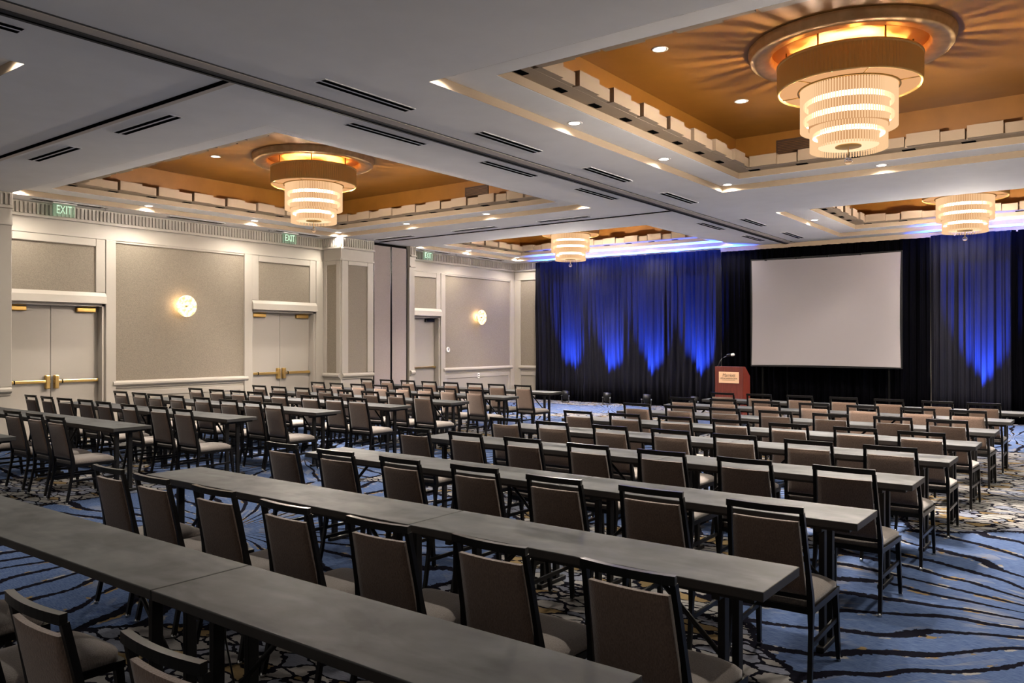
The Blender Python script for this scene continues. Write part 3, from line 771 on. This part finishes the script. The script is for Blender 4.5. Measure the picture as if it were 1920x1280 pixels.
# ------------------------------------------------------------------ tables
def table_proto(name, length):
    t = thing(name, '', 'table', (0, 0, 0))
    bm = BM(); t_ = BM(); box(t_, 0, length, 0, .445, .722, .762); bmesh.ops.bevel(t_, geom=t_.edges[:], offset=.004, segments=2, profile=.5, affect='EDGES')
    for f in t_.faces: f.material_index = 0 if f.normal.z > .5 else 1
    merge(bm, t_); obj('tabletop', bm, ['table', 'tedge'], t)
    bm = BM(); box(bm, .05, length - .05, .04, .405, .70, .7215); obj('underframe', bm, 'blackmetal', t)
    for x, s in ((.22, 1), (length - .22, -1)):
        bm = BM()
        for y in (.12, .275): rbox(bm, x - .016, x + .016, y, y + .05, .03, .70, .004)
        rbox(bm, x - .022, x + .022, .085, .40, 0, .032, .006); rbox(bm, x - .018, x + .018, .06, .385, .675, .70, .004)
        lg = obj('leg_frame', bm, 'blackmetal', t)
        bm = BM(); tube(bm, [(x + s * .01, .222, .36), (x + s * .16, .222, .50), (x + s * .36, .222, .69)], .012, 8); obj('brace', bm, 'blackmetal', lg)
        bm = BM()
        for y in (.09, .375): rbox(bm, x - .018, x + .018, y, y + .015, -.0005, .006, .001)
        obj('foot_pad', bm, 'glide', lg)
    return t
LS, LB = 1.90, 2.66
TS, TB = table_proto('training_table', LS), table_proto('training_table', LB)
used = {'s': 0, 'b': 0}
def put_table(k, x, y, label, group):
    p = TS if k == 's' else TB
    if not used[k]:
        used[k] = 1; p.location = (x, y, 0); p['label'] = label; p['group'] = group
    else: dup(p, (x, y, 0), 0, label, group)
# far-edge Y of each row (row 1 is nearest the camera) and the X of the right-hand ends
RY = [2.085, 3.495, 4.94, 6.37, 7.66, 8.90, 10.27, 11.71, 13.09]
RX = [-1.10, -1.09, -1.10, -1.10, -1.07, -1.04, -1.03, -1.02, -1.0]
for i in range(9):
    x, y = RX[i], RY[i] - .445
    w = 'row %s' % ORD[i + 1]
    put_table('s', x - LS, y, 'grey stone-topped folding table, right-end piece of the %s row from camera, right block' % ORD[i + 1], 'tables of the right block')
    put_table('b', x - LS - LB - .006, y, 'grey stone-topped folding table, longer left piece of the %s row from camera, right block' % ORD[i + 1], 'tables of the right block')
LYF = [3.47, 4.88, 6.25, 7.51, 8.75, 9.94, 11.39, 12.94]
LX = [-8.96, -8.91, -8.83, -8.67, -8.51, -8.38, -8.45, -8.55]
for i in range(8):
    x, y = LX[i], LYF[i] - .445
    put_table('s', x - LS, y, 'grey stone-topped folding table at the right aisle end of the %s row, left block' % ORD[i + 1], 'tables of the left block')
    if i > 0: put_table('b', x - LS - LB - .006, y, 'grey stone-topped folding table on the wall side of the %s row, left block' % ORD[i + 1], 'tables of the left block')

# thin cable that drops from the nearest table to the carpet
bm = BM(); tube(bm, [(-2.70, 1.80, .695), (-2.76, 1.83, .62), (-2.84, 1.86, .60), (-2.90, 1.90, .52), (-2.96, 1.98, .30), (-3.02, 2.08, .10), (-3.08, 2.18, .012), (-3.22, 2.30, .006), (-3.45, 2.36, .006)], .004, 6)
tag(obj('power_cable', bm, 'frame'), 'thin black cable dropping under the nearest table onto the carpet', 'cable')

# ------------------------------------------------------------------ chairs
def chair_proto():
    t = thing('banquet_chair', '', 'chair', (0, 0, 0))
    HT, YT = .922, -.095        # height of the top rail, its offset behind the seat joint
    w = .205
    def hw(z): return w - .004 - (.021 * max(0, z - .45) / .48)
    def yb(z):                 # centre line of the back post
        if z > .42: return (z - .42) / (HT - .42) * YT * (1 + .25 * ((z - .42) / (HT - .42)))/1.25
        return -.075 * ((.42 - z) / .42) ** 1.3
    def bow(x, z): return -.022 * (1 - (x / w) ** 2) * max(0, min(1, (z - .42) / .3))
    # seat cushion: wider in front, domed, rounded front corners
    bm = BM(); nx, ny = 10, 10
    def sx(ty): return (.200 + .018 * ty)
    top, bot = [], []
    for j in range(ny + 1):
        ty = j / ny; rt, rb = [], []
        for i in range(nx + 1):
            tx = i / nx * 2 - 1
            x = tx * sx(ty); y = .005 + .465 * ty - (.05 * abs(tx) ** 5 * ty ** 3)
            e = (1 - abs(tx) ** 6) * (1 - abs(2 * ty - 1) ** 8)
            rt.append(bm.verts.new((x, y, .442 + .030 * e))); rb.append(bm.verts.new((x, y, .408)))
        top.append(rt); bot.append(rb)
    for j in range(ny):
        for i in range(nx):
            f = bm.faces.new((top[j][i], top[j][i + 1], top[j + 1][i + 1], top[j + 1][i])); f.smooth = True
            bm.faces.new((bot[j][i], bot[j + 1][i], bot[j + 1][i + 1], bot[j][i + 1]))
    rim_t = top[0][:] + [top[j][nx] for j in range(1, ny + 1)] + top[ny][nx - 1::-1] + [top[j][0] for j in range(ny - 1, 0, -1)]
    rim_b = bot[0][:] + [bot[j][nx] for j in range(1, ny + 1)] + bot[ny][nx - 1::-1] + [bot[j][0] for j in range(ny - 1, 0, -1)]
    for i in range(len(rim_t)):
        k = (i + 1) % len(rim_t); f = bm.faces.new((rim_t[k], rim_t[i], rim_b[i], rim_b[k])); f.smooth = True
    obj('seat', bm, 'seatfab', t)
    # seat apron
    bm = BM()
    for s in (-1, 1): tube(bm, [(s * .200, -.005, .395), (s * .214, .46, .395)], 0, square=(.012, .016))
    tube(bm, [(-.212, .452, .395), (.212, .452, .395)], 0, square=(.016, .012)); tube(bm, [(-.20, .0, .395), (.20, .0, .395)], 0, square=(.016, .012))
    obj('seat_frame', bm, 'frame', t)
    # padded back, bowed, slightly puffed
    bm = BM(); nx, nz = 10, 10; z0, z1 = .475, .849; fr, bk = [], []
    for j in range(nz + 1):
        tz = j / nz; z = z0 + (z1 - z0) * tz; a, b2 = [], []
        for i in range(nx + 1):
            tx = i / nx * 2 - 1; x = tx * (hw(z) - .020)
            puff = .012 * (1 - abs(tx) ** 6) * (1 - abs(2 * tz - 1) ** 8)
            zz = z + (.012 * (tx * tx) if j == nz else 0) * 0
            c0 = yb(z) + bow(x, z)
            a.append(bm.verts.new((x, c0 + .012 + puff, zz))); b2.append(bm.verts.new((x, c0 - .010 - puff * .55, zz)))
        fr.append(a); bk.append(b2)
    for j in range(nz):
        for i in range(nx):
            f = bm.faces.new((fr[j][i], fr[j + 1][i], fr[j + 1][i + 1], fr[j][i + 1])); f.smooth = True
            f = bm.faces.new((bk[j][i], bk[j][i + 1], bk[j + 1][i + 1], bk[j + 1][i])); f.smooth = True
    rf = fr[0][:] + [fr[j][nx] for j in range(1, nz + 1)] + fr[nz][nx - 1::-1] + [fr[j][0] for j in range(nz - 1, 0, -1)]
    rb = bk[0][:] + [bk[j][nx] for j in range(1, nz + 1)] + bk[nz][nx - 1::-1] + [bk[j][0] for j in range(nz - 1, 0, -1)]
    for i in range(len(rf)):
        k = (i + 1) % len(rf); bm.faces.new((rf[i], rf[k], rb[k], rb[i]))
    obj('backrest', bm, 'fabric', t)
    # back posts run down into the rear legs
    for s in (-1, 1):
        bm = BM(); zs = [.012, .15, .30, .40, .47, .60, .75, .893]
        tube(bm, [(s * (hw(z) + (.012 if z < .4 else 0) * (1 - z / .4)), yb(z), z) for z in zs], 0, square=[(.011 + (.003 if .3 < z < .5 else 0), .012 + (.006 if .3 < z < .5 else 0)) for z in zs])
        lg = obj('leg', bm, 'frame', t)
        bm = BM(); lathe(bm, [(0, 0), (.012, 0), (.013, .012), (.009, .022), (0, .022)], 12); xf(bm, Matrix.Translation((s * (w + .008), yb(0.0), 0))); obj('glide', bm, 'glide', lg)
    for s in (-1, 1):
        bm = BM(); tube(bm, [(s * .208, .435, .40), (s * .212, .455, .20), (s * .216, .478, .012)], 0, square=[(.015, .017), (.013, .015), (.010, .012)])
        lg = obj('leg', bm, 'frame', t)
        bm = BM(); lathe(bm, [(0, 0), (.012, 0), (.013, .012), (.009, .022), (0, .022)], 12); xf(bm, Matrix.Translation((s * .217, .479, 0))); obj('glide', bm, 'glide', lg)
    bm = BM()
    tube(bm, [(x, yb(.908) + bow(x, .908), .908) for x in [-.192 + .384 * i / 10 for i in range(11)]], 0, square=(.016, .013)); obj('top_rail', bm, 'frame', t)
    bm = BM(); tube(bm, [(x, yb(.462) + bow(x, .462), .462) for x in [-w + 2 * w * i / 8 for i in range(9)]], 0, square=(.011, .011)); obj('back_rail', bm, 'frame', t)
    for s in (-1, 1):
        bm = BM(); tube(bm, [(s * .207, -.022, .235), (s * .211, .448, .235)], 0, square=(.008, .012)); obj('stretcher', bm, 'frame', t)
    return t
CP = chair_proto(); cused = [False]
crnd = random.Random(5)
def chair(x, y, rz, label, group):
    if not cused[0]:
        cused[0] = True; CP.location = (x, y, 0); CP.rotation_euler = (0, 0, rz); CP['label'] = label; CP['group'] = group
    else: dup(CP, (x, y, 0), rz, label, group)
# middles of the top rails as seen in the photograph, per row, from the wall side to the aisle
RU = {1: [84, 292],
 2: [199, 286, 401, 543, 712, 915, 1174], 3: [528, 634, 753, 885, 1040, 1220, 1435], 4: [774, 870, 981, 1105, 1241, 1398, 1583],
 5: [945, 1036, 1143, 1255, 1376, 1517, 1677], 6: [1086, 1172, 1266, 1368, 1479, 1603, 1745], 7: [1193, 1275, 1360, 1453, 1557, 1674, 1798],
 8: [1281, 1355, 1437, 1525, 1618, 1720, 1833], 9: [1355, 1424, 1499, 1581, 1666, 1758, 1860]}
LU = {2: [18, 60, 104], 3: [58, 89, 122, 156, 194, 245, 294, 343], 4: [224, 260, 291, 332, 376, 429, 471, 515], 5: [368, 406, 445, 479, 520, 581, 624, 664],
 6: [486, 524, 564, 607, 646, 692, 740, 790], 7: [595, 633, 671, 714, 754, 796, 841, 890], 8: [689, 725, 764, 805, 847, 891, 932, 981]}
FRONT = .46
for r in range(1, 10):
    yj = RY[r - 1] - .445 - FRONT + .03
    xs_ = [on_y(u, yj - .09) for u in RU[r]]
    if r == 1: xs_ = [-4.9, -4.2, -3.5] + xs_
    n = len(xs_)
    for i, x in enumerate(xs_):
        y = yj + crnd.uniform(-.025, .025); rz = crnd.uniform(-.03, .03)
        x = min(x, -1.40) if r > 1 else x
        k = n - i
        lab = ('brown padded banquet chair, %s from the right end at the %s table row, right block' % (ORD[k], ORD[r])) if r > 1 else ('brown padded banquet chair in the frontmost row by the camera, %s from its right end' % ORD[k])
        chair(x, y, rz, lab, 'banquet chairs of the right block')
for r in range(2, 9):
    yj = LYF[r - 1] - .445 - FRONT + .03
    xs_ = [on_y(u, yj - .09) for u in LU[r]]
    if r == 2: xs_ = [-11.15] + xs_
    n = len(xs_)
    xs_ = [max(x, -14.45) for x in xs_]
    for _ in range(60):
        for i in range(n - 1):
            g = .50 - (xs_[i + 1] - xs_[i])
            if g > 0: xs_[i] -= g / 2; xs_[i + 1] += g / 2
    for i, x in enumerate(xs_):
        chair(x, yj + crnd.uniform(-.03, .03), crnd.uniform(-.05, .05), 'brown padded banquet chair, %s from the right end at the %s table row, left block' % (ORD[n - i], ORD[r]), 'banquet chairs of the left block')

# ------------------------------------------------------------------ world, view
w = bpy.data.worlds.new('World'); S.world = w; w.use_nodes = True
bg = w.node_tree.nodes['Background']; bg.inputs[0].default_value = (1, .94, .88, 1); bg.inputs[1].default_value = .46
S.view_settings.view_transform = 'Standard'; S.view_settings.look = 'None'; S.view_settings.exposure = 0.0; S.view_settings.gamma = 1; S.view_settings.use_curve_mapping = False
cy = S.cycles
cy.use_denoising = True; cy.use_adaptive_sampling = True; cy.adaptive_threshold = .015; cy.max_bounces = 8; cy.diffuse_bounces = 5; cy.glossy_bounces = 3; cy.transmission_bounces = 4; cy.transparent_max_bounces = 12
cy.sample_clamp_indirect = 6; cy.caustics_reflective = False; cy.caustics_refractive = False
